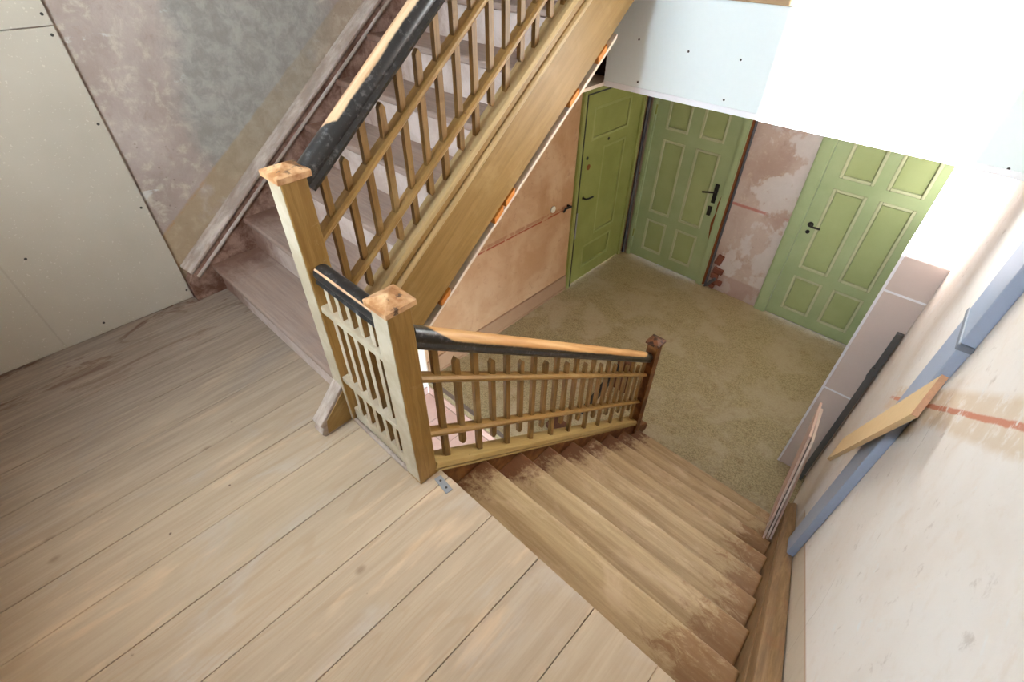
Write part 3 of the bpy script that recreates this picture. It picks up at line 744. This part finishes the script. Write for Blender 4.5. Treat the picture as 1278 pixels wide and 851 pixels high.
m = MB(); m.prism([(-0.106, 0.012), (-0.220, 0.012), (-0.210, 0.08), (-0.106, 0.19)], -0.397, -0.3935)
m.build('scroll_side', M_OCHRE_S, ut)
# wall string, moulded
sw = lambda y: 0.330 + 0.770 * y
m = MB(); m.prism([(-0.226, 0.0), (0.10, 0.0), (1.95, 1.45), (1.95, sw(1.95) - .02), (-0.19, sw(-.19) - .02), (-0.226, sw(-.226) - .04)], XL + .001, XU0)
m.build('wall_string', M_WSTRING_I, ut, bevel=0.003)
m = MB()
m.sweep([(-0.034, -0.020), (0.030, -0.020), (0.040, -0.008), (0.040, 0.004), (0.016, 0.010), (0.000, 0.030), (-0.034, 0.034)], (XL + .035, -0.20, sw(-.20)), (XL + .035, 1.92, sw(1.92)), (1, 0, 0))
m.sweep([(0.0, -0.060), (0.036, -0.060), (0.040, -0.050), (0.034, -0.040), (0.0, -0.040)], (XL + .035, -0.20, sw(-.20)), (XL + .035, 1.92, sw(1.92)), (1, 0, 0))
m.build('string_moulding', M_WSTRING_U, ut, bevel=0.003)
# upper balustrade
bu = thing('balustrade', (-0.42, 0.0, 0), 'balustrade rising beside the upper steps, with black handrail worn to pale wood', 'balustrade')
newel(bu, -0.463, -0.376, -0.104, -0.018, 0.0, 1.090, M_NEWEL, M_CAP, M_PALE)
HR_U = lambda y: 1.075 + 0.775 * y
UPF = [(a * 1.12, b * 1.12) for a, b in PROF]
MB().sweep(UPF, (-0.420, -0.02, HR_U(-.02)), (-0.420, 1.95, HR_U(1.95)), (1, 0, 0)).build('handrail', M_HR_U, bu, smooth=True)
for nm, z0 in (('upper_rail', 0.867), ('lower_rail', 0.594)):
    MB().sweep([(-0.022, -0.014), (0.016, -0.014), (0.024, -0.005), (0.024, 0.005), (0.016, 0.014), (-0.022, 0.014)], (-0.420, -0.02, z0 - .0155), (-0.420, 1.95, z0 + .775 * 1.95), (1, 0, 0)).build(nm, M_OCHRE_U, bu, smooth=True)
for k in range(22):
    y = 0.052 + 0.0855 * k
    if y > 1.90: break
    if k % 2 == 0: baluster(bu, -0.424, y, st_u(y) - .012, HR_U(y) - .045, M_OCHRE, w=0.021, d=0.024)
    else: baluster(bu, -0.424, y, 0.594 + .775 * y - 0.115, HR_U(y) - 0.085, M_OCHRE, 'short_baluster', w=0.021, d=0.024, tip=True)
newel(bu, -0.463, -0.376, 1.946, 2.03, 1.764, 2.75, M_NEWEL, M_CAP)

# soffit board below the upper flight, orange wedges holding it
m = MB(); off = -0.050
so = lambda y: sb_u(y) - 0.030
m.prism([(0.10, so(.10)), (1.62, so(1.62)), (1.62, so(1.62) - .018), (0.10, so(.10) - .018)], XL + .003, -0.388)
tag(m.build('soffit_board', M_SOFFIT_EDGE), 'cream plasterboard sheet closing the underside of the upper stairs', 'board')
wl = ['orange wedge at the lower end of the string by the newel cap', 'lower of the two close orange wedges under the string', 'upper of the two close orange wedges under the string', 'orange wedge under the string above the moss-green door', 'orange wedge under the string nearest the white fascia']
for (y, lab) in zip((0.475, 0.825, 0.900, 1.325, 1.515), wl):
    z = sb_u(y)
    m = MB(); m.prism([(y - .028, sb_u(y - .028) - .001), (y - .028, so(y - .028) + .001), (y + .028, so(y + .028) + .001), (y + .028, sb_u(y + .028) - .001)], -0.440, -0.386)
    tag(m.build('wood_wedge', M_WEDGE), lab, 'wedge', 'orange wooden wedges under the upper string')

# ------------------------------------------------------------------ fascia of the upper floor
fp = thing('fascia', (0.3, YF, ZC), 'white plasterboard fascia with screws, sunlit across the middle, at the upper floor edge', 'fascia')
MB().plate([(-0.650, YF), (xr(YF) - .001, YF), (xr(YF) - .001, YF + .018), (-0.650, YF + .018)], ZC + .022, 1.415).build('board', M_GB, fp)
MB().plate([(-0.652, YF - .004), (xr(YF) - .001, YF - .004), (xr(YF) - .001, YF + .019), (-0.652, YF + .019)], ZC - .006, ZC + .022).build('edge_strip', M_FILL, fp, bevel=0.002)
for x, z in [(-0.464, 1.211), (-0.178, 1.194), (0.087, 1.196), (-0.432, 1.016), (0.059, 1.018), (1.193, 0.991), (0.62, 1.19), (0.62, 1.018)]:
    MB().disc((x, YF + .001, z), (0, -1, 0), 0.0055, 0.0018, 10).build('screw', M_SCREW, fp)
tag(MB().plate([(-0.372, YF - .022), (xr(YF) - .001, YF - .022), (xr(YF) - .001, YF + .018), (-0.372, YF + .018)], 1.416, 1.764).build('fascia_board', M_FASCIAWOOD, bevel=0.004), 'brown wooden edge board along the top of the white fascia', 'board')

# ------------------------------------------------------------------ plasterboard on the left wall
for (z0, z1, lab, scr) in [(0.004, 1.343, 'large cream plasterboard sheet on the left wall standing on the landing floor', [(-0.251, 1.315), (-0.253, 0.971), (-0.256, 0.569), (-0.766, 0.495), (-0.246, 0.06), (-0.66, 0.06)]), (1.347, 2.65, 'upper cream plasterboard sheet on the left wall above the dark joint', [(-0.249, 1.386), (-0.255, 1.9)])]:
    p = thing('plasterboard_sheet', (XL, -0.8, z0), lab, 'board')
    MB().box(XL + .0005, XL + 0.0135, YB + .01, -0.230, z0, z1).build('board', M_SHEET, p, bevel=0.0015, seg=1)
    for y, z in scr:
        MB().disc((XL + 0.013, y, z), (1, 0, 0), 0.006, 0.0016, 10).build('screw', M_SCREW, p)

# ------------------------------------------------------------------ casing at the hall end of the right wall
YP = 2.716
pc = thing('plasterboard_casing', (1.15, YP, -H), 'plasterboard-clad pillar casing standing in the hall against the right wall', 'pillar')
MB().plate([(1.040, YP + .013), (xr(YP) - .001, YP + .013), (xr(3.2) - .001, 3.2), (1.040, 3.2)], -H, ZC - .01).build('side_board', M_CASING, pc)
for z0, z1 in ((-H + .004, -0.880), (-0.872, -0.024), (-0.016, ZC - .012)):
    MB().plate([(1.046, YP), (xr(YP) - .001, YP), (xr(YP) - .001, YP + .0125), (1.046, YP + .0125)], z0, z1).build('front_board', M_CASING, pc)
m = MB(); m.box(1.033, 1.049, YP - .0015, YP + .016, -H + .002, ZC - .012)
for z in (-0.876, -0.020):
    m.plate([(1.046, YP - .001), (xr(YP) - .002, YP - .001), (xr(YP) - .002, YP + .010), (1.046, YP + .010)], z - .007, z + .007)
m.build('joint_filler', M_FILL, pc)

# cable duct on the right wall
cd = thing('cable_duct', (1.30, 1.13, -0.9), 'blue-grey metal cable duct running up the right wall', 'duct')
def duct_seg(y0a, y1a, y0b, y1b, z0, z1, name, mat, o=0.035):
    m = MB()
    m.hexa([(xr(y0a) - o, y0a, z0), (xr(y0a) - .001, y0a, z0), (xr(y1a) - .001, y1a, z0), (xr(y1a) - o, y1a, z0),
            (xr(y0b) - o, y0b, z1), (xr(y0b) - .001, y0b, z1), (xr(y1b) - .001, y1b, z1), (xr(y1b) - o, y1b, z1)])
    return m.build(name, mat, cd, bevel=0.004)
m = MB()
def dq(y, z): return (xr(y) - .035, y, z), (xr(y) - .001, y, z)
a_, b_ = dq(1.120, -0.672); c_, d_ = dq(1.335, -0.838); e_, f_ = dq(1.022, 0.76); g_, h_ = dq(1.242, 0.76)
m.hexa([a_, b_, d_, c_, e_, f_, h_, g_])
m.build('duct_lower', M_DUCT, cd, bevel=0.004)
duct_seg(1.020, 1.245, 1.020, 1.245, 0.764, 2.6, 'duct_upper', M_DUCT, 0.038)
duct_seg(1.012, 1.250, 1.012, 1.250, 0.750, 0.772, 'coupling', M_DUCTD, 0.042)
duct_seg(1.262, 1.280, 1.262, 1.280, -0.6, 2.6, 'cable', M_DUCTD, 0.012)

# leaning things in that corner
pl = thing('wooden_plank', (1.29, 1.5, 0.0), 'tan plank with orange end leaning across the blue-grey duct', 'plank')
A = Vector((1.283, 0.828, 0.773)); D = Vector((-0.030, 0.602, -0.798)).normalized()
Wd = Vector((-0.09, -0.855, -0.509)); Wd = (Wd - D * Wd.dot(D)).normalized()
Nn = D.cross(Wd); Nn = -Nn if Nn.x > 0 else Nn
def plank(m, s0, s1, w, th, a=A):
    b = [a + D * s0, a + D * s1, a + D * s1 + Wd * w, a + D * s0 + Wd * w]
    m.hexa([tuple(q - Nn * th) for q in b] + [tuple(q) for q in b]); return m
plank(MB(), 0.004, 1.30, 0.135, 0.016).build('board', M_CHIP, pl)
plank(MB(), 0.0, 0.0042, 0.135, 0.016).build('end_grain', M_CHIP_END, pl)
for k, (o, lab, mt, tp) in enumerate([(-0.004, 'pinkish plasterboard offcut standing on the steps, nearest the stairwell', M_PINKGYP, 0.0), (0.0125, 'grey-edged plasterboard offcut standing behind the pinkish one', M_GYPSUM, 0.05), (0.029, 'narrow plasterboard offcut standing nearest the right wall on the steps', M_PINKGYP, 0.25)]):
    b0 = Vector((1.202 + o, 1.50 + .012 * k, -6 * R)); t0 = Vector((1.122 + o * 1.2, 1.66 + .01 * k, -0.41 - tp * .6))
    L = Vector((-0.040, 0.30 - .02 * k, 0.0))
    m = MB(); T = Vector((0.0125, 0, 0))
    m.hexa([tuple(b0), tuple(b0 + T), tuple(b0 + T + L), tuple(b0 + L), tuple(t0), tuple(t0 + T), tuple(t0 + T + L), tuple(t0 + L)])
    tag(m.build('plasterboard_offcut', mt), lab, 'board', 'plasterboard offcuts standing on the lower steps')
m = MB(); m.bar((1.235, 2.66, -H + .001), (1.246, 2.675, -0.235), 0.038, 0.030, (1, 0, 0)); m.bar((1.228, 2.655, -0.60), (1.230, 2.656, -0.52), 0.020, 0.02, (1, 0, 0))
tag(m.build('metal_profile', M_STICK), 'dark grey bar standing in the corner before the plasterboard pillar', 'bar')

# ------------------------------------------------------------------ pipes, rubble hole, fittings
tag(MB().tube([(XL + .030, YD - .030, -H + .002), (XL + .030, YD - .030, ZC - .006)], 0.019).build('conduit_pipe', M_PIPE, smooth=True), 'grey pipe in the hall corner between two green doors', 'pipe')
tag(MB().tube([(-0.632, YD - .020, -H + .002), (-0.632, YD - .020, -1.0), (-0.634, YD - .020, ZC - .006)], 0.0125).build('conduit_pipe', M_PIPE, smooth=True), 'thin grey pipe running up beside the torn door edge', 'pipe')
for k, (x, z, w, h, a) in enumerate([(-0.560, -1.38, 0.075, 0.13, 0.2), (-0.535, -1.52, 0.12, 0.07, 0.1), (-0.560, -1.60, 0.09, 0.07, -0.1), (-0.515, -1.67, 0.13, 0.065, 0.05), (-0.565, -1.735, 0.08, 0.06, 0.2)]):
    m = MB(); m.box(-w / 2, w / 2, -0.030, 0.02, -h / 2, h / 2)
    mt = Matrix.Translation((x, YD, z)) @ Matrix.Rotation(a, 4, 'Y')
    m.v = [tuple(mt @ Vector(v)) for v in m.v]
    m.build('brick', M_BRICK, wall_front, bevel=0.008)
tag(MB().tube([(-0.612, YD - .028, -1.755), (-0.575, YD - .04, -1.68), (-0.53, YD - .045, -1.62)], 0.020).build('pipe_stub', M_PIPE, smooth=True), 'short grey pipe elbow among broken bricks at the wall foot', 'pipe')
tag(MB().disc((XL + .0005, 3.105, -0.620), (1, 0, 0), 0.036, 0.014, 24).build('light_switch', M_WHITEPL, bevel=0.004), 'round white button on the pink wall left of the moss-green door', 'switch')
tag(MB().tube([(XL + .001, 3.36, -0.665), (XL + .05, 3.36, -0.665), (XL + .055, 3.33, -0.655), (XL + .055, 3.26, -0.650), (XL + .040, 3.245, -0.69)], 0.012).build('iron_hook', M_BLACKMETAL, smooth=True), 'black iron hook on the wall beside the moss-green door', 'hook')
ca, sa = math.cos(-0.16), math.sin(-0.16)
def strip(m, cx, cy, l, w, z0, z1, a):
    c_, s_ = math.cos(a), math.sin(a)
    m.plate([(cx + c_ * u - s_ * v, cy + s_ * u + c_ * v) for u, v in ((-l / 2, -w / 2), (l / 2, -w / 2), (l / 2, w / 2), (-l / 2, w / 2))], z0, z1); return m
p1 = thing('metal_plate', (0.15, -0.04, 0), 'small grey steel strip on the boards at the newel foot', 'plate')
strip(MB(), 0.147, -0.040, 0.085, 0.030, 0.0002, 0.004, -0.12).build('strip', M_STEEL, p1, bevel=0.001, seg=1)
for u in (-0.02, 0.02):
    MB().disc((0.147 + u, -0.040 - .12 * u, 0.0038), (0, 0, 1), 0.005, 0.001, 10).build('screw', M_SCREW, p1)

# fill lamp added to brighten the hall, unseen behind the fascia
lp = thing('added_fill_lamp', (0.35, 3.45, ZC), 'round opal fill lamp added unseen on the hall ceiling', 'lamp')
MB().disc((0.35, 3.45, ZC), (0, 0, -1), 0.11, 0.03, 24).build('fill_lamp_base', M_WHITEPL, lp, smooth=True)
t = NT('fill_lamp_glow', 0.4); t.b.inputs['Emission Color'].default_value = (1, 0.93, 0.84, 1); t.b.inputs['Emission Strength'].default_value = 2.0
m = MB()
pr_ = [(0.095, 0.0), (0.105, -0.03), (0.09, -0.065), (0.055, -0.09), (0.012, -0.10)]
vs = [(0.35 + r_ * math.cos(q * math.pi / 12), 3.45 + r_ * math.sin(q * math.pi / 12), ZC - 0.03 + z_) for r_, z_ in pr_ for q in range(24)]
m.add(vs, [(a_ * 24 + q, a_ * 24 + (q + 1) % 24, (a_ + 1) * 24 + (q + 1) % 24, (a_ + 1) * 24 + q) for a_ in range(4) for q in range(24)] + [tuple(96 + q for q in range(24))])
m.build('fill_lamp_shade', t.out(C(240, 236, 228)), lp, smooth=True)
ld = bpy.data.lights.new('hall_fill_light', 'POINT'); ld.energy = 19.0; ld.color = (1, 0.97, 0.93); ld.shadow_soft_size = 0.10
lo_ = bpy.data.objects.new('hall_fill_light', ld); COL.objects.link(lo_); lo_.location = (0.35, 3.45, ZC - 0.26)

# in the stairwell below: dark rail leaning over a brown bundle
tag(MB().bar((-0.470, 1.95, -H + .03), (-0.405, 2.40, -1.42), 0.05, 0.06).build('leaning_bar', M_BLACK, bevel=0.006), 'black bar leaning behind the lower balusters in the stairwell', 'bar')
m = MB(); m.box(-0.47, -0.33, 2.45, 2.55, -H, -1.40)
o = tag(m.build('timber_offcut', M_BUNDLE, bevel=0.012), 'dark brown timber block standing behind the lowest balusters', 'timber')
tag(MB().box(-0.62, -0.46, 1.62, 1.75, -H, -H + .07).build('timber_offcut', M_BUNDLE, bevel=0.015), 'small brown block on the hall floor below the lower rail', 'timber')
